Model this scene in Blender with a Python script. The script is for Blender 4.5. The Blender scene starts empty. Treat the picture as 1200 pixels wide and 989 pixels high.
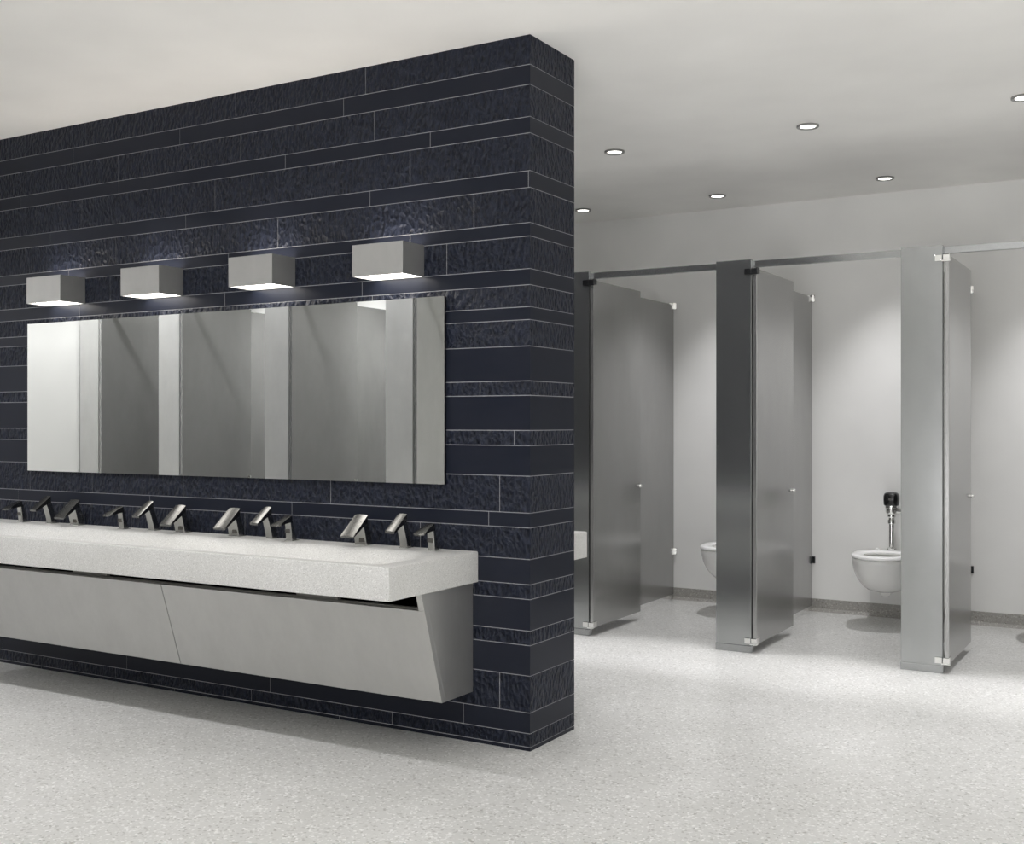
import bpy, bmesh, math, random
from mathutils import Vector, Matrix
random.seed(7)
S = bpy.context.scene
COL = S.collection
PI = math.pi
H = 2.721                       # ceiling height
T = 0.363                       # thickness of the tiled wall

# ------------------------------------------------------------------ materials
def lin(c):
    return tuple(((v/255)/12.92 if v/255 <= .04045 else ((v/255+.055)/1.055)**2.4) for v in c)

def mat(name, rgb, rough=.5, metal=0.0, spec=.5, srgb=True):
    m = bpy.data.materials.new(name); m.use_nodes = True
    nt = m.node_tree; b = nt.nodes['Principled BSDF']
    c = lin(rgb) if srgb else rgb
    b.inputs['Base Color'].default_value = (*c, 1)
    b.inputs['Roughness'].default_value = rough
    b.inputs['Metallic'].default_value = metal
    b.inputs['Specular IOR Level'].default_value = spec
    return m, nt, b

def node(nt, typ, **kw):
    n = nt.nodes.new(typ)
    for k, v in kw.items():
        if k in n.inputs: n.inputs[k].default_value = v
        else: setattr(n, k, v)
    return n

def coords(nt, scale=(1, 1, 1), which='Object'):
    tc = nt.nodes.new('ShaderNodeTexCoord')
    mp = nt.nodes.new('ShaderNodeMapping'); mp.inputs['Scale'].default_value = scale
    nt.links.new(tc.outputs[which], mp.inputs['Vector'])
    return mp.outputs['Vector']

def geo_pos(nt, scale=(1, 1, 1)):
    g = nt.nodes.new('ShaderNodeNewGeometry')
    mp = nt.nodes.new('ShaderNodeMapping'); mp.inputs['Scale'].default_value = scale
    nt.links.new(g.outputs['Position'], mp.inputs['Vector'])
    return mp.outputs['Vector']

def ramp(nt, fac, stops):
    r = nt.nodes.new('ShaderNodeValToRGB')
    e = r.color_ramp.elements
    while len(e) < len(stops): e.new(.5)
    for i, (p, c) in enumerate(stops):
        e[i].position = p; e[i].color = (*c, 1)
    nt.links.new(fac, r.inputs['Fac'])
    return r.outputs['Color']

def mix(nt, a, b, fac, blend='MIX'):
    m = nt.nodes.new('ShaderNodeMix'); m.data_type = 'RGBA'; m.blend_type = blend
    for sock, v in ((m.inputs[0], fac), (m.inputs[6], a), (m.inputs[7], b)):
        if isinstance(v, (int, float)): sock.default_value = v
        elif isinstance(v, tuple): sock.default_value = (*v, 1)
        else: nt.links.new(v, sock)
    return m.outputs[2]

def bump(nt, bsdf, height, strength, dist):
    b = node(nt, 'ShaderNodeBump', Strength=strength, Distance=dist)
    nt.links.new(height, b.inputs['Height']); nt.links.new(b.outputs['Normal'], bsdf.inputs['Normal'])

M = {}
def plaster(name, rgb, rough=.65):
    m, nt, b = mat(name, rgb, rough, spec=.25)
    n = node(nt, 'ShaderNodeTexNoise', Scale=1.3, Detail=3.0)
    nt.links.new(geo_pos(nt), n.inputs['Vector'])
    c = lin(rgb)
    nt.links.new(ramp(nt, n.outputs['Fac'], [(.3, tuple(v*.94 for v in c)), (.7, tuple(min(1, v*1.04) for v in c))]), b.inputs['Base Color'])
    n2 = node(nt, 'ShaderNodeTexNoise', Scale=180.0, Detail=2.0)
    nt.links.new(geo_pos(nt), n2.inputs['Vector'])
    bump(nt, b, n2.outputs['Fac'], .05, .001)
    return m
M['ceiling'] = plaster('ceiling_paint', (246, 245, 242))
M['wall'] = plaster('white_wall_paint', (243, 243, 241))

def terrazzo(name, base, dark, light, scale, rough, spec, big=True):
    m, nt, b = mat(name, base, rough, spec=spec)
    pos = geo_pos(nt)
    v = node(nt, 'ShaderNodeTexVoronoi', Scale=scale); nt.links.new(pos, v.inputs['Vector'])
    sep = nt.nodes.new('ShaderNodeSeparateColor'); nt.links.new(v.outputs['Color'], sep.inputs['Color'])
    c1 = ramp(nt, sep.outputs[0], [(0, lin(dark)), (.12, lin(base)), (.80, lin(base)), (.97, lin(light))])
    v2 = node(nt, 'ShaderNodeTexVoronoi', Scale=scale*.42); nt.links.new(pos, v2.inputs['Vector'])
    sep2 = nt.nodes.new('ShaderNodeSeparateColor'); nt.links.new(v2.outputs['Color'], sep2.inputs['Color'])
    f2 = ramp(nt, sep2.outputs[1], [(0, (1, 1, 1)), (.05, (0, 0, 0)), (1, (0, 0, 0))])
    f3 = ramp(nt, v2.outputs['Distance'], [(.2, (1, 1, 1)), (.42, (0, 0, 0))])
    f4 = mix(nt, f2, f3, 1.0, 'MULTIPLY')
    c2 = mix(nt, c1, lin(dark), f4)
    n = node(nt, 'ShaderNodeTexNoise', Scale=2.2, Detail=4.0); nt.links.new(pos, n.inputs['Vector'])
    c3 = mix(nt, c2, ramp(nt, n.outputs['Fac'], [(.3, (.90, .90, .89)), (.7, (1, 1, 1))]), 1.0, 'MULTIPLY')
    nt.links.new(c3, b.inputs['Base Color'])
    return m, nt, b
M['floor'], _nt, _b = terrazzo('floor_terrazzo', (213, 213, 211), (172, 171, 167), (242, 242, 241), 135, .28, .45)
M['cove'], _, _ = terrazzo('baseboard_terrazzo', (164, 162, 157), (134, 131, 126), (194, 191, 186), 170, .45, .4)
M['quartz'], _, _ = terrazzo('speckled_quartz', (206, 206, 204), (168, 167, 164), (234, 234, 232), 430, .35, .45)

# dark tiles
M['tile_smooth'], nt, b = mat('smooth_navy_tile', (40, 43, 52), .33, spec=.18)
n = node(nt, 'ShaderNodeTexNoise', Scale=3.0, Detail=5.0, Roughness=.6); nt.links.new(geo_pos(nt, (1, 1, 3)), n.inputs['Vector'])
nt.links.new(ramp(nt, n.outputs['Fac'], [(.3, lin((26, 30, 41))), (.7, lin((31, 34, 44)))]), b.inputs['Base Color'])
nt.links.new(ramp(nt, n.outputs['Fac'], [(.3, (.28,)*3), (.7, (.4,)*3)]), b.inputs['Roughness'])

M['tile_rough'], nt, b = mat('cleft_navy_tile', (38, 41, 50), .42, spec=.22)
wn = node(nt, 'ShaderNodeTexNoise', Scale=9.0, Detail=2.0); nt.links.new(geo_pos(nt), wn.inputs['Vector'])
wpos = mix(nt, geo_pos(nt, (1, 1, .62)), wn.outputs['Color'], .035, 'ADD')
n1 = node(nt, 'ShaderNodeTexNoise', Scale=58.0, Detail=3.0, Roughness=.55); nt.links.new(wpos, n1.inputs['Vector'])
v1 = node(nt, 'ShaderNodeTexVoronoi', Scale=60.0); nt.links.new(wpos, v1.inputs['Vector'])
hgt = mix(nt, n1.outputs['Fac'], v1.outputs['Distance'], .45)
nt.links.new(ramp(nt, hgt, [(.25, lin((10, 14, 25))), (.65, lin((32, 37, 51)))]), b.inputs['Base Color'])
bump(nt, b, hgt, 1.0, .022)
M['grout'], _, _ = mat('pale_grout', (176, 176, 178), .8, spec=.2)

# metals
def steel(name, rgb, rough, metal=1.0, grain=(1, 1, .02), gs=420.0, bs=.0):
    m, nt, b = mat(name, rgb, rough, metal)
    n2 = node(nt, 'ShaderNodeTexNoise', Scale=9.0, Detail=6.0, Roughness=.7); nt.links.new(geo_pos(nt, (1, 1, .5)), n2.inputs['Vector'])
    c = lin(rgb)
    nt.links.new(ramp(nt, n2.outputs['Fac'], [(.3, tuple(v*.94 for v in c)), (.7, tuple(min(1, v*1.04) for v in c))]), b.inputs['Base Color'])
    return m
M['steel'] = steel('brushed_stainless_steel', (170, 170, 169), .22, .75)
M['opposite_steel'] = steel('opposite_door_steel', (178, 178, 177), .24, .7)
M['lit_steel'] = steel('lit_pilaster_steel', (222, 222, 221), .28, .40)  # pilaster steel made paler: brightness of the mirrored row put into its colour
M['pilaster_steel'] = steel('reflective_pilaster_steel', (169, 171, 171), .19, .86)
M['steel_edge'] = steel('polished_steel_edge', (205, 204, 200), .22)
M['cab_steel'] = steel('satin_cabinet_steel', (192, 192, 190), .40, .85)
M['sconce_steel'] = steel('brushed_sconce_steel', (182, 182, 180), .40, .75)
M['tap_steel'] = steel('satin_tap_metal', (165, 165, 162), .20)
M['tap_spout'] = steel('satin_spout_metal', (116, 116, 115), .26)
M['chrome'], _, _ = mat('polished_chrome', (226, 226, 224), .10, 1.0)
M['trim_metal'], _, _ = mat('grey_trim_metal', (150, 150, 148), .4, .3)
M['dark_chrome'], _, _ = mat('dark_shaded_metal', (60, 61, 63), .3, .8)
M['mirror'], _, _ = mat('mirror_glass', (232, 234, 232), .01, 1.0)
M['black'], _, _ = mat('black_plastic', (14, 14, 15), .25, spec=.6)
M['void'], _, _ = mat('painted_shade_black', (22, 22, 21), .8, spec=.1)  # near-black shade as colour, for the cabinet gap and mirror edges
M['rail'], _, _ = mat('dull_grey_rail', (120, 119, 115), .5, .3)
M['sensor'], _, _ = mat('grey_sensor_window', (86, 84, 80), .25)
M['porcelain'], _, _ = mat('white_porcelain', (250, 250, 248), .10, spec=.55)
M['seat'], _, _ = mat('white_seat_plastic', (253, 253, 252), .22)
def emit(name, rgb, s):
    m = bpy.data.materials.new(name); m.use_nodes = True; nt = m.node_tree
    b = nt.nodes['Principled BSDF']
    b.inputs['Base Color'].default_value = (*lin(rgb), 1)
    b.inputs['Emission Color'].default_value = (*lin(rgb), 1)
    b.inputs['Emission Strength'].default_value = s
    return m
M['lens'] = emit('lit_downlight_lens', (255, 252, 245), 6.0)
M['diffuser_up'] = emit('lit_sconce_uplight', (255, 246, 236), 9.0)
M['diffuser'] = emit('lit_sconce_diffuser', (255, 250, 243), 9.0)

# ------------------------------------------------------------------ mesh helpers
def obj(name, bm, m, parent=None, smooth=False):
    me = bpy.data.meshes.new(name)
    bmesh.ops.recalc_face_normals(bm, faces=bm.faces)
    bm.to_mesh(me); bm.free()
    for mm in (m if isinstance(m, (list, tuple)) else [m]): me.materials.append(mm)
    if smooth:
        me.polygons.foreach_set('use_smooth', [True]*len(me.polygons))
    o = bpy.data.objects.new(name, me); COL.objects.link(o)
    if parent: o.parent = parent
    return o

def box(bm, a, b, bev=0.0, seg=2):
    t = bmesh.new()
    bmesh.ops.create_cube(t, size=1)
    for v in t.verts:
        v.co = Vector(((a[i]+b[i])/2 + v.co[i]*(b[i]-a[i]) for i in range(3)))
    if bev: bmesh.ops.bevel(t, geom=t.edges[:], offset=bev, segments=seg, affect='EDGES', profile=.5)
    merge(bm, t)

def merge(bm, t, mx=None):
    if mx is not None: t.transform(mx)
    me = bpy.data.meshes.new('tmp'); t.to_mesh(me); t.free()
    bm.from_mesh(me); bpy.data.meshes.remove(me)

def prism(bm, pts, axis, a, b, bev=0.0):
    """extrude a closed outline along an axis; pts are the two other coordinates in order"""
    t = bmesh.new()
    def mk(p, w):
        return {0: (w, p[0], p[1]), 1: (p[0], w, p[1]), 2: (p[0], p[1], w)}[axis]
    r0 = [t.verts.new(mk(p, a)) for p in pts]; r1 = [t.verts.new(mk(p, b)) for p in pts]
    n = len(pts)
    t.faces.new(r0[::-1]); t.faces.new(r1)
    for i in range(n): t.faces.new((r0[i], r0[(i+1) % n], r1[(i+1) % n], r1[i]))
    bmesh.ops.recalc_face_normals(t, faces=t.faces)
    if bev: bmesh.ops.bevel(t, geom=t.edges[:], offset=bev, segments=2, affect='EDGES', profile=.5)
    merge(bm, t)

def lathe(bm, prof, c, seg=32, axis=2):
    """prof: list of (r, h) revolved around an axis through c"""
    rings = []
    def P(r, h, a):
        u, v = r*math.cos(a), r*math.sin(a)
        return {2: (c[0]+u, c[1]+v, c[2]+h), 1: (c[0]+u, c[1]+h, c[2]+v), 0: (c[0]+h, c[1]+u, c[2]+v)}[axis]
    for r, h in prof:
        rings.append([bm.verts.new(P(max(r, 1e-5), h, 2*PI*i/seg)) for i in range(seg)])
    for A, B in zip(rings, rings[1:]):
        for i in range(seg): bm.faces.new((A[i], A[(i+1) % seg], B[(i+1) % seg], B[i]))
    for R_ in (rings[0], rings[-1]):
        if (R_[0].co-R_[seg//2].co).length > 1e-3: bm.faces.new(R_)

def loft(bm, rings, cap0=True, cap1=True):
    vs = [[bm.verts.new(p) for p in r] for r in rings]; n = len(rings[0])
    for A, B in zip(vs, vs[1:]):
        for i in range(n): bm.faces.new((A[i], A[(i+1) % n], B[(i+1) % n], B[i]))
    if cap0: bm.faces.new(vs[0])
    if cap1: bm.faces.new(vs[-1][::-1])

def thing(name, label, cat, loc=(0, 0, 0), group=None):
    o = bpy.data.objects.new(name, None); COL.objects.link(o)
    o.empty_display_size = .1; o.location = loc
    o['label'] = label; o['category'] = cat
    if group: o['group'] = group
    return o
def tag(o, label, cat, group=None):
    o['label'] = label; o['category'] = cat
    if group: o['group'] = group
    return o
def struct(name, bm, m, parent=None):
    o = obj(name, bm, m, parent); o['kind'] = 'structure'; return o
def dup(root, loc, label):
    r = root.copy(); COL.objects.link(r); r.location = loc; r['label'] = label
    for ch in root.children:
        c = ch.copy(); COL.objects.link(c); c.parent = r
        for g in ch.children:
            d = g.copy(); COL.objects.link(d); d.parent = c
    return r
def smooth_by_angle(o, deg=35):
    me = o.data
    bm = bmesh.new(); bm.from_mesh(me)
    for f in bm.faces: f.smooth = True
    for e in bm.edges:
        if len(e.link_faces) == 2 and e.calc_face_angle(0) > math.radians(deg): e.smooth = False
    bm.to_mesh(me); bm.free()
    return o

# ------------------------------------------------------------------ room shell
XL, YB, YO = -4.85, 3.757, -1.85           # left wall, back wall, plane of the opposite stalls
bm = bmesh.new(); box(bm, (XL-.15, -5.6, -.12), (3.4, YB+.15, 0)); struct('floor', bm, M['floor'])
bm = bmesh.new(); box(bm, (XL-.15, -5.6, H), (3.4, YB+.15, H+.12)); struct('ceiling', bm, M['ceiling'])
bm = bmesh.new(); box(bm, (XL, YB, 0), (3.4, YB+.15, H)); struct('wall_back', bm, M['wall'])
bm = bmesh.new(); box(bm, (XL-.15, -3.55, 0), (XL, YB+.15, H)); struct('wall_left', bm, M['wall'])
bm = bmesh.new(); box(bm, (XL, -3.55, 0), (.4, -3.40, H)); struct('wall_front', bm, M['wall'])
bm = bmesh.new(); box(bm, (3.25, -5.6, 0), (3.4, YB, H)); struct('wall_right_added', bm, M['wall'])  # unseen wall, added to keep sky light from entering on the right
bm = bmesh.new(); prism(bm, [(YB, 0), (YB, .082), (YB-.006, .082), (YB-.008, .02), (YB-.02, .004), (YB-.028, 0)], 0, XL, 3.25)
struct('baseboard_back', bm, M['cove'])

# tiled dividing wall: courses of smooth and cleft tiles with pale joints
ROWS = [0, .0146, .0664, .1453, .2852, .401, .456, .5758, .6318, .7279, .8477, .9037, 1.0441, 1.16, 1.218, 1.3513, 1.4063,
        1.539, 1.639, 1.6882, 1.7714, 1.8326, 1.9562, 2.0074, 2.1407, 2.2045, 2.3479, 2.4097, 2.532, 2.6078, H]
JOINTS = {29: (-2.512, -1.515, -.785), 28: (-2.606, -1.865, -.901), 27: (-2.281, -1.484, -.739), 26: (-3.015, -2.277, -1.223, -.46),
          25: (-2.543, -1.642, -.559), 24: (-2.781, -1.827, -.762, -.008), 23: (-2.301, -1.265, -.253), 22: (-2.64, -1.559, -.559),
          21: (-3.132, -2.338, -1.36, -.38), 20: (-2.559, -1.581, -.803), 19: (-2.72, -1.7, -.75), 15: (-3.05, -.225), 13: (-.07,),
          11: (-2.935, -2.466, -1.842, -.97, -.135), 10: (-3.03, -2.064, -1.185, -.185), 9: (-2.474, -1.459, -.508), 7: (-1.9,),
          3: (-2.1, -1.1, -.135), 2: (-3.159, -2.221, -1.31, -.302), 1: (-2.3, -1.421, -.648), 0: (-1.9, -.923, -.092)}
EJ = {13: .10, 11: .14, 3: .14}
bm = bmesh.new()
R0, G = .0016, .0014                       # joint recess, half joint width
box(bm, (XL, R0, 0), (-R0, T-R0, H))
for f in bm.faces: f.material_index = 2
def tile(p0, p1, z0, z1, nrm, open0, open1, mi):
    """one tile face from p0 to p1 (plan points) with returns into the joint"""
    d = (p1-p0).normalized()
    a = p0 if open0 else p0+d*G
    b_ = p1 if open1 else p1-d*G
    za = z0 if z0 == 0 else z0+G
    zb = z1 if z1 == H else z1-G
    inn = -nrm*(R0+.0005)
    q = [(a, za), (b_, za), (b_, zb), (a, zb)]
    o_ = [bm.verts.new((p.x, p.y, z)) for p, z in q]
    i_ = [bm.verts.new((p.x+inn.x, p.y+inn.y, z)) for p, z in q]
    fs = [bm.faces.new(o_)]
    for k, skip in ((0, False), (1, open1), (2, False), (3, open0)):
        if not skip: fs.append(bm.faces.new((o_[k], i_[k], i_[(k+1) % 4], o_[(k+1) % 4])))
    for f in fs: f.material_index = mi
V2 = lambda x, y: Vector((x, y, 0))
for k in range(30):
    z0, z1 = ROWS[k], ROWS[k+1]; mi = 1 if k % 2 else 0
    js = sorted(JOINTS.get(k, ()))
    xs = [XL] + [j for j in js] + [0.0]
    if js and js[0]-XL > 1.2: xs = [XL, js[0]-.95] + js + [0.0]
    for a, b_ in zip(xs, xs[1:]):
        tile(V2(a, 0), V2(b_, 0), z0, z1, Vector((0, -1, 0)), False, b_ == 0.0, mi)
        tile(V2(b_, T), V2(a, T), z0, z1, Vector((0, 1, 0)), b_ == 0.0, False, mi)
    ys = [0, EJ[k], T] if k in EJ else [0, T]
    for a, b_ in zip(ys, ys[1:]):
        tile(V2(0, a), V2(0, b_), z0, z1, Vector((1, 0, 0)), a == 0, b_ == T, mi)
me = bpy.data.meshes.new('wall_middle'); bm.to_mesh(me); bm.free()
for k in ('tile_smooth', 'tile_rough', 'grout'): me.materials.append(M[k])
wall = bpy.data.objects.new('wall_middle', me); COL.objects.link(wall); wall['kind'] = 'structure'

# ------------------------------------------------------------------ vanity
def sstep(x): x = max(0, min(1, x)); return x*x*(3-2*x)
def countertop(name, x0, x1, yw, sgn, label):
    """slab with one long soft trough; yw is the wall face, sgn the side it projects to"""
    bm = bmesh.new()
    z0, z1, D = .627, .746, .577
    NX, NY = 150, 40
    def top(x, d):                                        # d = distance from the wall
        fx = sstep((x-x0-.03)/.22)*sstep((x1-.05-x)/.30)
        fy = sstep((d-.115)/.15)*sstep((D-.042-d)/.07)
        return z1 - .086*fx*fy
    c = .006
    xs = [x0, x0+c*.3, x0+c] + [x0+c+(x1-x0-2*c)*i/NX for i in range(1, NX)] + [x1-c, x1-c*.3, x1]
    ds = [0] + [D*i/NY for i in range(1, NY)] + [D-c, D-c*.3, D]
    grid = []
    for x in xs:
        row = []
        for d in ds:
            z = top(x, d)
            e = min(x1-x, x-x0, D-d)
            if e < c*.2: z -= c
            elif e < c*.9: z -= c*.3
            row.append(bm.verts.new((x, yw+sgn*d, z)))
        grid.append(row)
    for i in range(len(xs)-1):
        for j in range(len(ds)-1):
            bm.faces.new((grid[i][j], grid[i+1][j], grid[i+1][j+1], grid[i][j+1]))
    loop = [grid[i][0] for i in range(len(xs))] + grid[-1][1:] + [grid[i][-1] for i in range(len(xs)-2, -1, -1)] + grid[0][-2:0:-1]
    low = [bm.verts.new((v.co.x, v.co.y, z0)) for v in loop]
    n = len(loop)
    for i in range(n): bm.faces.new((loop[i], loop[(i+1) % n], low[(i+1) % n], low[i]))
    bm.faces.new(low)
    o = obj(name, bm, M['quartz']); smooth_by_angle(o, 30)
    tag(o, label, 'countertop')
    return o
countertop('vanity_countertop', -3.26, -.234, 0, -1, 'long white speckled trough sink countertop in front of the dark tiled wall')
countertop('vanity_countertop', -3.26, -.234, T, 1, 'end of white speckled countertop poking out behind the tiled wall beside the stalls')

def cabinet(yw, s, label):
    t = thing('vanity_cabinet', label, 'cabinet', (-1.627, yw+s*.2, .197))
    L = (-1.627, yw+s*.2, .197)
    def W(bm): bmesh.ops.translate(bm, verts=bm.verts, vec=(-L[0], -L[1], -L[2])); return bm
    yy = lambda d: yw+s*d
    dt, db, zt, zb, zf, th = .353, .217, .626, .197, .557, .024
    k = (dt-db)/(zt-zb)
    df = db+k*(zf-zb)
    for xa, xb in ((-.256-.026, -.256), (-2.998, -2.972)):
        bm = bmesh.new()
        prism(bm, [(yy(.001), zb), (yy(db-th), zb), (yy(df-th), zf), (yy(df), zf), (yy(dt), zt), (yy(.001), zt)], 0, xa, xb, .001)
        obj('end_panel', W(bm), M['cab_steel'], t)
    for xa, xb in ((-1.6255, -.256), (-2.998, -1.6285)):
        bm = bmesh.new()
        prism(bm, [(yy(db), zb), (yy(df), zf), (yy(df-th), zf), (yy(db-th), zb)], 0, xa, xb, .0012)
        obj('front_panel', W(bm), M['cab_steel'], t)
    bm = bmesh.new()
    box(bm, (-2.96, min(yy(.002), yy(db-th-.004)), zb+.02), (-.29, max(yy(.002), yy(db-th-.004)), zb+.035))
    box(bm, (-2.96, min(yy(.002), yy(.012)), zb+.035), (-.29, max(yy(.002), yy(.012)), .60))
    obj('gap_shade', W(bm), M['void'], t)  # dark sheets stand in for the shade inside the gap
    bm = bmesh.new(); box(bm, (-2.96, min(yy(.285), yy(.305)), .53), (-.29, max(yy(.285), yy(.305)), .562), .001)
    obj('top_rail', W(bm), M['rail'], t)
    for xa, xb in ((-2.225, -1.997), (-.893, -.682)):
        bm = bmesh.new()
        box(bm, (xa, min(yy(.286), yy(.304)), .563), (xb, max(yy(.286), yy(.304)), .626), .001)
        obj('support_bracket', W(bm), M['rail'], t)
    return t
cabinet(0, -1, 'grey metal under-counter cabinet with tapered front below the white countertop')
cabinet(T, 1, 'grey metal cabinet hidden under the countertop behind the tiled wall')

bm = bmesh.new(); box(bm, (-2.935, -.016, 1.003), (-.381, -.004, 1.748))
for f in bm.faces: f.material_index = 0 if f.normal.y < -.5 else 1
mir = obj('wall_mirror', bm, [M['mirror'], M['void']])
tag(mir, 'wide frameless mirror on the dark tiled wall above the countertop', 'mirror')

# sconces
def make_sconce(x, label):
    t = thing('wall_sconce', label, 'wall light', (x, 0, 1.895), 'box wall lights above the mirror')
    w, d, h, th = .125, .146, .0635, .006
    bm = bmesh.new()
    box(bm, (-w, -d, -h), (w, -d+th, h), .0008)
    box(bm, (-w, -.007, -h), (w, -.001, h))
    for sx in (-1, 1): box(bm, (min(sx*w, sx*(w-th)), -d+th*.9, -h), (max(sx*w, sx*(w-th)), -.0068, h))
    obj('housing', bm, M['sconce_steel'], t)
    for z, mm in ((-h+.006, 'diffuser'), (h-.010, 'diffuser_up')):
        bm = bmesh.new(); box(bm, (-w+th, -d+th, z-.003), (w-th, -.007, z+.003))
        obj('diffuser', bm, M[mm], t)
    return t
SX = (-2.641, -1.967, -1.29, -.6135)
sc = make_sconce(SX[0], 'grey box wall light above mirror, first from the left')
for x, l in zip(SX[1:], ('grey box wall light above mirror, second from the left', 'grey box wall light above mirror, third from the left', 'grey box wall light above mirror, nearest the wall corner')):
    dup(sc, (x, 0, 1.895), l)

# taps
def tap_head(bm, pts_side, w, taper=.92, crown=.002):
    """wedge head: pts_side = (back_top, front_top, front_bottom, back_bottom) as (y, z)"""
    (y0, z0), (y1, z1), (y2, z2), (y3, z3) = pts_side
    rings = []
    N = 10
    for k in range(7):
        u = k/6
        yt, zt = y0+(y1-y0)*u, z0+(z1-z0)*u
        yb, zb = y3+(y2-y3)*u, z3+(z2-z3)*u
        hw = w/2*(1+(taper-1)*(1-u))
        r = []
        for i in range(N+1):
            a = -1+2*i/N
            r.append((hw*a, yt, zt+crown*(1-a*a)-crown))
        for i in range(N, -1, -1):
            a = -1+2*i/N
            r.append((hw*a*.94, yb, zb))
        rings.append(r)
    loft(bm, rings)
def tap_post(bm, prof, w0, w1):
    """prof: list of (z, y_front, y_back), width going from w0 at the foot to w1 at the top"""
    rings = []; n = len(prof)
    for i, (z, yf, yb) in enumerate(prof):
        w = (w0+(w1-w0)*i/(n-1))/2; c = .004
        rings.append([(-w+c, yf, z), (w-c, yf, z), (w, yf+c, z), (w, yb-c, z), (w-c, yb, z), (-w+c, yb, z), (-w, yb-c, z), (-w, yf+c, z)])
    loft(bm, rings)
Z = .746
def make_faucet(x, label):
    t = thing('faucet', label, 'faucet', (x, -.05, Z), 'sensor faucets on the countertop')
    bm = bmesh.new()
    tap_post(bm, [(.0, -.008, .030), (.03, -.014, .024), (.07, -.027, .010), (.112, -.044, -.006)], .036, .036)
    obj('post', bm, M['tap_steel'], t)
    bm = bmesh.new(); tap_head(bm, [(-.012, .139), (-.099, .076), (-.097, .066), (-.010, .108)], .046)
    obj('spout', bm, M['tap_spout'], t)
    bm = bmesh.new(); box(bm, (-.022, -.012, -.0005), (.022, .034, .003), .001)
    obj('base_plate', bm, M['chrome'], t)
    bm = bmesh.new(); lathe(bm, [(.006, 0), (.006, .004)], (0, -.090, .064), 14)
    obj('aerator', bm, M['black'], t)
    return t
def make_dryer(x, label):
    t = thing('hand_dryer', label, 'hand dryer', (x, -.05, Z), 'wide hand dryer spouts on the countertop')
    bm = bmesh.new()
    tap_post(bm, [(.0, -.010, .034), (.03, -.016, .028), (.06, -.024, .016), (.098, -.036, .002)], .060, .060)
    obj('post', bm, M['tap_steel'], t)
    bm = bmesh.new(); tap_head(bm, [(-.002, .126), (-.098, .046), (-.096, .036), (0, .094)], .068, .95, .0025)
    obj('spout', bm, M['tap_spout'], t)
    bm = bmesh.new(); box(bm, (-.033, -.014, -.0005), (.033, .038, .003), .001)
    obj('base_plate', bm, M['chrome'], t)
    bm = bmesh.new(); box(bm, (.000, -.0185, .014), (.022, -.012, .030), .001)
    obj('sensor_window', bm, M['sensor'], t)
    return t
def make_soap(x, label):
    t = thing('soap_dispenser', label, 'soap dispenser', (x, -.075, Z), 'low soap dispensers on the countertop')
    bm = bmesh.new()
    tap_post(bm, [(.0, -.010, .030), (.012, -.011, .021), (.04, -.013, .014), (.088, -.020, .002)], .034, .032)
    obj('post', bm, M['tap_steel'], t)
    bm = bmesh.new()
    rings = []
    for k in range(9):
        u = k/8
        y = -.010-.092*u; z = .110-.030*u-.008*u*u
        hw = .019+.007*sstep((u-.35)/.45)
        if u > .85: hw *= (1-((u-.85)/.15)**2*.45)
        th = .024*(1-u)+.006
        r = []
        for i in range(9):
            a = -1+i/4; r.append((hw*a, y, z-.003*a*a))
        for i in range(8, -1, -1):
            a = -1+i/4; r.append((hw*a*.9, y+.004*(1-u), z-th))
        rings.append(r)
    loft(bm, rings); obj('spout', bm, M['tap_spout'], t)
    bm = bmesh.new(); box(bm, (-.021, -.014, -.0005), (.021, .036, .003), .001)
    obj('base_plate', bm, M['chrome'], t)
    bm = bmesh.new(); box(bm, (-.012, -.018, .034), (.012, -.010, .050), .001)
    obj('sensor_window', bm, M['sensor'], t)
    return t
ORD = ('in the leftmost trio', 'in the second trio from left', 'in the third trio from left', 'in the trio nearest the wall corner')
FX = (-2.715, -1.99, -1.265, -.550); DX = (-2.525, -1.802, -1.469, -.765); SXX = (-2.90, -2.163, -1.128, -.398)
f0 = make_faucet(FX[0], 'slim steel sensor faucet with slanted spout, '+ORD[0])
d0 = make_dryer(DX[0], 'steel hand dryer with wide slanted spout, '+ORD[0])
s0 = make_soap(SXX[0], 'short steel soap dispenser with low flared spout, '+ORD[0])
for i in (1, 2, 3):
    dup(f0, (FX[i], -.05, Z), 'slim steel sensor faucet with slanted spout, '+ORD[i])
    dup(d0, (DX[i], -.05, Z), 'steel hand dryer with wide slanted spout, '+ORD[i])
    dup(s0, (SXX[i], -.075, Z), 'short steel soap dispenser with low flared spout, '+ORD[i])

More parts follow.
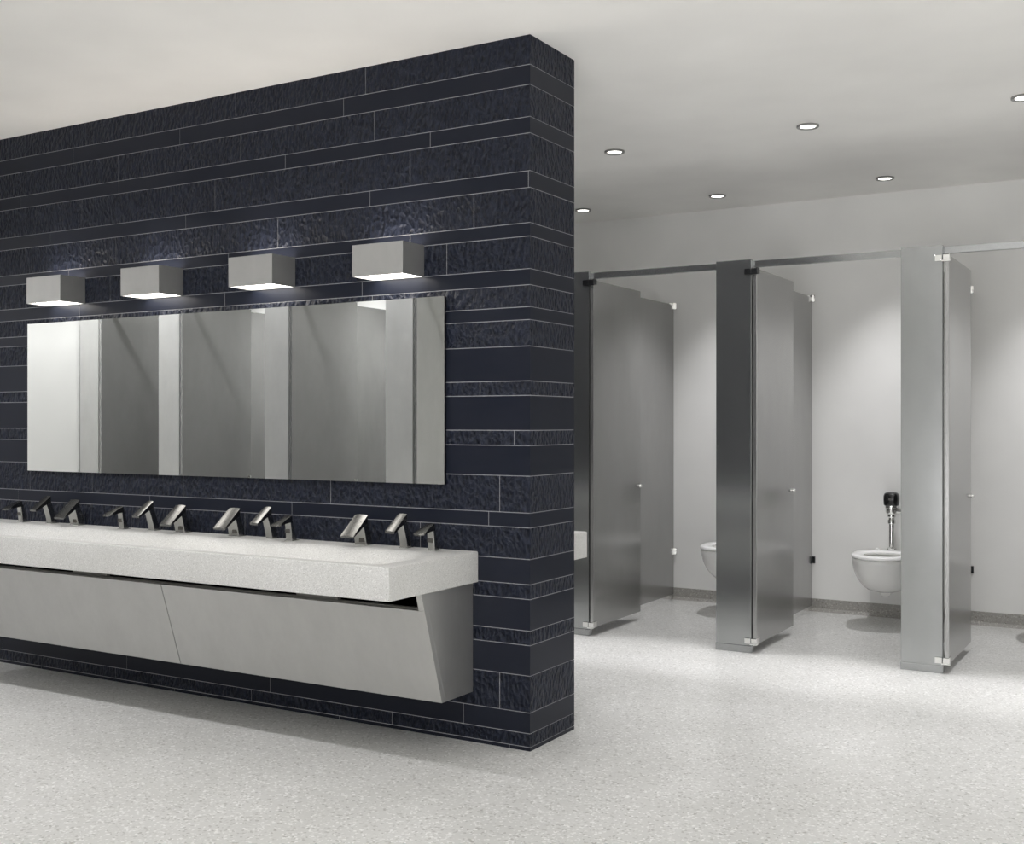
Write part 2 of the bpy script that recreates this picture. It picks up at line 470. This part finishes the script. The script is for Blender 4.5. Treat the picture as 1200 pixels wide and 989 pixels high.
# ------------------------------------------------------------------ stalls
YS = 2.205
def mir_bm(bm, s):
    if s < 0:
        bmesh.ops.scale(bm, verts=bm.verts, vec=(1, -1, 1))
        bmesh.ops.reverse_faces(bm, faces=bm.faces)
    return bm
def pilaster(xr, y, s, label, w=.20, group='steel pilasters of the stall row', m='pilaster_steel'):
    t = thing('stall_pilaster', label, 'pilaster', (xr-w/2, y, 0), group)
    bm = bmesh.new(); box(bm, (-w/2, 0, .004), (w/2, .032, 2.131), .0015); obj('panel', mir_bm(bm, s), M[m], t)
    bm = bmesh.new(); box(bm, (-w/2-.002, -.004, 0), (w/2+.002, .036, .039), .002); obj('shoe', mir_bm(bm, s), M[m], t)
    return t
def door(xr, y, s, label, plate, group='stall doors standing open', m='steel', g=0):
    t = thing('stall_door', label, 'stall door', (xr, y, 0), group)
    bm = bmesh.new(); box(bm, (.012+g, -.006, .050), (.0325+g, .664, 2.078), .002); obj('panel', mir_bm(bm, s), M[m], t)
    for z0, m in ((2.050, plate), (.050, M['chrome'])):
        bm = bmesh.new()
        box(bm, (-.036, -.0075, z0), (-.002, -.0015, z0+.030), .001)
        box(bm, (-.004, -.016, z0-.004), (.040, -.0065, z0+.004), .001)
        box(bm, (.031, -.012, z0+.002), (.036, .034, z0+.034), .001)
        box(bm, (.004, -.014, z0+.002), (.034, -.0065, z0+.030), .001)
        obj('hinge', mir_bm(bm, s), m, t)
    bm = bmesh.new()
    lathe(bm, [(.012, 0), (.012, .010), (.008, .020), (.0, .022)], (.031, .638, .849), 18, 0)
    obj('latch', mir_bm(bm, s), M['chrome'], t)
    return t
def partition(xr, y, s, label, group='steel partitions between the stalls', low='chrome'):
    xc = xr-.1155
    t = thing('stall_partition', label, 'partition', (xc, y, 0), group)
    D = YB-YS
    bm = bmesh.new(); box(bm, (-.0105, .034, .035), (.0105, D-.012, 2.077), .0015); obj('panel', mir_bm(bm, s), M['steel'], t)
    for z, m in ((2.045, M['chrome']), (.315, M[low])):
        bm = bmesh.new()
        box(bm, (.0105, D-.040, z), (.0165, D-.001, z+.045), .001)
        box(bm, (-.0165, D-.040, z), (-.0105, D-.001, z+.045), .001)
        box(bm, (-.022, D-.012, z), (.030, D-.001, z+.045), .001)
        obj('wall_bracket', mir_bm(bm, s), m, t)
    return t
PX = (-.860, .121, 1.103, 2.085, -1.842)
PL = ('steel stall pilaster standing right behind the end of the tiled wall', 'dark steel stall pilaster in the middle, between the two toilets',
      'light grey steel stall pilaster right of the toilet with the flush valve', 'steel stall pilaster beyond the right edge of the picture', 'steel stall pilaster hidden behind the dark tiled wall')
DL = ('open steel stall door nearest the tiled wall', 'open steel stall door left of the toilet with the flush valve', 'open steel stall door farthest right', 'open steel stall door beyond the right edge of the picture', 'open steel stall door hidden behind the dark tiled wall')
RL = ('steel partition behind the open door nearest the tiled wall', 'steel partition behind the middle open door, left of the flush valve toilet',
      'steel partition hidden behind the door farthest right', 'steel partition beyond the right edge of the picture', 'steel partition hidden behind the dark tiled wall')
for i, x in enumerate(PX):
    pilaster(x, YS, 1, PL[i])
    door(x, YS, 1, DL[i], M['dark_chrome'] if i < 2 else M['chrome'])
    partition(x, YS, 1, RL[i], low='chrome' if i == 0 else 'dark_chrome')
bm = bmesh.new()
prism(bm, [(YS+.0325, 2.091), (YS+.0325, 2.125), (YS+.037, 2.127), (YS+.058, 2.127), (YS+.058, 2.091)], 0, -2.0, 3.2, .001)
tag(obj('headrail', bm, M['pilaster_steel']), 'long steel headrail running across the tops of the stall pilasters', 'rail')

# row of stalls on the opposite side, seen in the mirror
OX = (-4.629, -3.809, -2.825, -1.846)
ON = ('beside the white wall', 'second from the white wall', 'third from the white wall', 'farthest from the white wall')
for i, x in enumerate(OX):
    pilaster(x, YO, -1, 'opposite steel stall pilaster reflected in the mirror, '+ON[i], group='pilasters of the opposite row', m='lit_steel')
    door(x, YO, -1, 'opposite open stall door reflected in the mirror, '+ON[i], M['chrome'], 'doors of the opposite row', 'opposite_steel', .006)
    partition(x, YO, -1, 'opposite stall partition reflected in the mirror, '+ON[i], 'partitions of the opposite row')
bm = bmesh.new(); box(bm, (XL+.001, YO-.058, 2.091), (-1.05, YO-.0325, 2.127), .001)
tag(obj('headrail', bm, M['steel']), 'steel headrail of the opposite stall row reflected in the mirror', 'rail')

# ------------------------------------------------------------------ toilets
def egg(cx, cy, hw, f, b, z, n=40, pw=2.3):
    pts = []
    for i in range(n):
        a = 2*PI*i/n
        c, s_ = math.cos(a), math.sin(a)
        x = hw*math.copysign(abs(c)**(2/pw), c)
        y = (b if s_ > 0 else f)*math.copysign(abs(s_)**(2/pw if s_ > 0 else 2/2.05), s_)
        pts.append((cx+x, cy+y, z))
    return pts
def make_toilet(x, label):
    t = thing('toilet', label, 'toilet', (x, YB, 0), 'white wall-hung toilets')
    c = -.315; zt = .418
    bm = bmesh.new()
    rings = []
    inner = [(.70, .26), (.78, .33), (.80, .395)]
    for s_, z in inner: rings.append(egg(0, c-.01+.02*(.8-s_), .180*s_*.86, .255*s_*.86, .185*s_*.82, z))
    rings.append(egg(0, c, .150, .222, .150, zt))
    rings.append(egg(0, c, .176, .252, .200, zt))
    rings.append(egg(0, c, .181, .258, .204, zt-.008))
    for k in range(1, 12):
        u = k/11
        r = (1-u**2.3)**.5 if u < 1 else 0
        r = .30+.70*r
        z = zt-.008-.212*u
        rings.append(egg(0, c+.075*u, .181*r, .258*r, .204*(.62+.38*r), z, pw=2.3-.2*u))
    loft(bm, rings)
    # neck to the wall and trap outlet under the bowl
    nr = []
    for y, hw, z0, z1 in ((-.20, .14, .25, .405), (-.12, .135, .235, .40), (-.04, .14, .225, .40), (-.001, .15, .215, .405)):
        r = []
        for i in range(24):
            a = 2*PI*i/24
            cc, ss = math.cos(a), math.sin(a)
            r.append((hw*math.copysign(abs(cc)**.6, cc), y, (z0+z1)/2+(z1-z0)/2*math.copysign(abs(ss)**.6, ss)))
        nr.append(r)
    loft(bm, nr)
    lathe(bm, [(.0, -.036), (.020, -.034), (.032, -.022), (.036, 0), (.046, .05)], (0, c+.045, .205), 24)
    o = obj('bowl', bm, M['porcelain'], t, True)
    bm = bmesh.new()
    def ring(hw, f, b, z, back=True): return egg(0, c, hw, f, b, z)
    rings = [ring(.118, .185, .110, zt+.004), ring(.176, .256, .200, zt+.003), ring(.184, .264, .206, zt+.008), ring(.184, .264, .206, zt+.017),
             ring(.176, .256, .199, zt+.024), ring(.124, .192, .116, zt+.024), ring(.112, .178, .105, zt+.016), ring(.118, .185, .110, zt+.004)]
    loft(bm, rings, False, False)
    for sx in (-1, 1):
        lathe(bm, [(.012, 0), (.012, .010), (0, .013)], (sx*.075, c+.165, zt+.024), 16)
    bmesh.ops.remove_doubles(bm, verts=bm.verts, dist=1e-5)
    s = obj('seat', bm, M['seat'], t); smooth_by_angle(s, 50)
    return t
def make_valve(x, label):
    t = thing('flush_valve', label, 'flush valve', (x, YB-.095, .43), 'sensor flush valves above the toilets')
    bm = bmesh.new()
    lathe(bm, [(.0165, .014), (.0165, .195)], (0, 0, 0), 24)
    lathe(bm, [(.030, .014), (.030, .022), (.018, .030)], (0, 0, 0), 24)
    obj('flush_pipe', bm, M['chrome'], t, False)
    bm = bmesh.new()
    lathe(bm, [(.018, .175), (.024, .180), (.024, .200), (.019, .206), (.019, .214), (.026, .222), (.026, .236), (.033, .240), (.038, .250), (.038, .272), (.042, .276), (.042, .292)], (0, 0, 0), 28)
    lathe(bm, [(.017, 0), (.017, .035), (.021, .036), (.021, .060), (.014, .064), (.014, .070)], (.028, 0, .258), 20, 0)
    lathe(bm, [(.014, 0), (.014, .094)], (.074, 0, .258), 20, 1)
    lathe(bm, [(.034, .082), (.034, .0945)], (.074, 0, .258), 24, 1)
    o = obj('valve_body', bm, M['chrome'], t); smooth_by_angle(o, 40)
    bm = bmesh.new()
    rs = []
    for z, w, d in ((.292, .040, .038), (.298, .045, .043), (.330, .047, .045), (.352, .046, .044), (.366, .042, .040), (.374, .032, .030), (.376, .018, .016)):
        r = []
        for i in range(28):
            a = 2*PI*i/28; cc, ss = math.cos(a), math.sin(a)
            r.append((w*math.copysign(abs(cc)**.65, cc), d*math.copysign(abs(ss)**.65, ss)-.004, z))
        rs.append(r)
    loft(bm, rs); obj('sensor_head', bm, M['black'], t, True)
    bm = bmesh.new(); lathe(bm, [(.008, 0), (.008, .003), (0, .004)], (0, -.050, .335), 16, 1)
    obj('sensor_lens', bm, M['sensor'], t)
    return t
t0 = make_toilet(.545, 'white wall-hung toilet below the black-topped flush valve')
dup(t0, (-.437, YB, 0), 'white wall-hung toilet half hidden by the dark middle pilaster')
dup(t0, (1.527, YB, 0), 'white wall-hung toilet beyond the right edge of the picture')
v0 = make_valve(.545, 'chrome flush valve with black sensor head above the toilet')
dup(v0, (-.437, YB-.095, .43), 'chrome flush valve hidden behind the dark middle pilaster')
dup(v0, (1.527, YB-.095, .43), 'chrome flush valve beyond the right edge of the picture')

# ------------------------------------------------------------------ downlights
def make_downlight(x, y, label):
    t = thing('recessed_downlight', label, 'ceiling light', (x, y, H), 'small round ceiling lights')
    bm = bmesh.new()
    lathe(bm, [(.054, -.001), (.055, -.009), (.051, -.012), (.038, -.007), (.038, -.001)], (0, 0, 0), 36)
    o = obj('trim_ring', bm, M['trim_metal'], t); smooth_by_angle(o, 40)
    bm = bmesh.new(); lathe(bm, [(.0379, -.002), (.0379, -.0065), (.0, -.0068)], (0, 0, 0), 36)
    obj('lens', bm, M['lens'], t)
    return t
DLS = [(-.527, 1.853, 'round ceiling light left of the largest one, nearest the tiled wall top'), (.53, 1.853, 'round ceiling light in front, largest whole one in view'),
       (1.513, 1.853, 'round ceiling light cut off by the right picture edge'), (-1.447, 3.285, 'small round ceiling light farthest back beside the tiled wall'),
       (-.471, 3.285, 'small round ceiling light in the back row, above the first toilet'), (.587, 3.285, 'small round ceiling light in the back row, above the flush valve toilet')]
dl = make_downlight(*DLS[0])
for x, y, l in DLS[1:]: dup(dl, (x, y, H), l)

# ------------------------------------------------------------------ lights
def spot(name, x, y, power, ang, blend=.6, r=.04, rgb=(1, .987, 1.0), z=H-.02):
    l = bpy.data.lights.new(name, 'SPOT'); l.energy = power; l.spot_size = math.radians(ang); l.spot_blend = blend
    l.shadow_soft_size = r; l.color = rgb
    o = bpy.data.objects.new(name, l); COL.objects.link(o); o.location = (x, y, z); return o
def area(name, x, y, sx, sy, power, spread=180, z=H-.02, rgb=(1, .987, 1.0)):
    l = bpy.data.lights.new(name, 'AREA'); l.shape = 'RECTANGLE'; l.size = sx; l.size_y = sy; l.energy = power
    l.spread = math.radians(spread); l.color = rgb
    o = bpy.data.objects.new(name, l); COL.objects.link(o); o.location = (x, y, z); return o
for x in (-3.6, -2.55, -1.55, -.527, .53, 1.513, 2.55): spot('corridor_spot', x, 1.853, 22, 140, .8)
area('added_corridor_wash', -.8, 1.86, 8.0, .72, 9.5, 14, H-.004)  # added lamp without fixture, brightens the floor up to the stall line
area('added_corridor_wash', -1.2, 1.0, 7.2, 1.0, 10, 50, H-.004)  # second added lamp, softens the front edge of the bright floor
for x in (-1.447, -.471, .587, 1.6, 2.6): spot('stall_spot', x, 3.285, 80, 74, 1.0)
for x, p in ((-4.3, 58), (-3.3, 36), (-2.3, 37), (-1.3, 38)): spot('aisle_spot', x, -1.5, p, 155, .8)
for x in (-.3, .7, 1.7, 2.7): spot('aisle_spot', x, -1.5, 10, 155, .8)
for x in (-4.3, -3.3, -2.3): spot('added_opposite_spot', x, -2.93, 66, 110, .9)  # added lamps without fixtures, brighten the stalls reflected in the mirror
o = area('added_ceiling_uplight', 1.4, -4.5, 2.0, 1.6, 86, 180, .5); o.rotation_euler = (math.radians(180-20), 0, 0)  # added unseen lamp behind the camera, lifts the ceiling brightness

w = bpy.data.worlds.new('World'); S.world = w; w.use_nodes = True
w.node_tree.nodes['Background'].inputs['Color'].default_value = (.98, .975, 1, 1)
w.node_tree.nodes['Background'].inputs['Strength'].default_value = .9

# ------------------------------------------------------------------ camera and view
cam = bpy.data.cameras.new('camera'); cam.lens = 40; cam.sensor_width = 36; cam.clip_start = .05
co = bpy.data.objects.new('camera', cam); COL.objects.link(co)
co.location = (2.1344, -3.7514, 1.25); co.rotation_euler = (PI/2, 0, math.radians(30.5513))
S.camera = co
S.view_settings.view_transform = 'Standard'; S.view_settings.look = 'None'; S.view_settings.exposure = .2
S.cycles.max_bounces = 14; S.cycles.diffuse_bounces = 12; S.cycles.glossy_bounces = 8
S.cycles.sample_clamp_indirect = 6; S.cycles.use_denoising = True
S.cycles.caustics_reflective = True; S.cycles.blur_glossy = 1.0; S.cycles.caustics_refractive = False
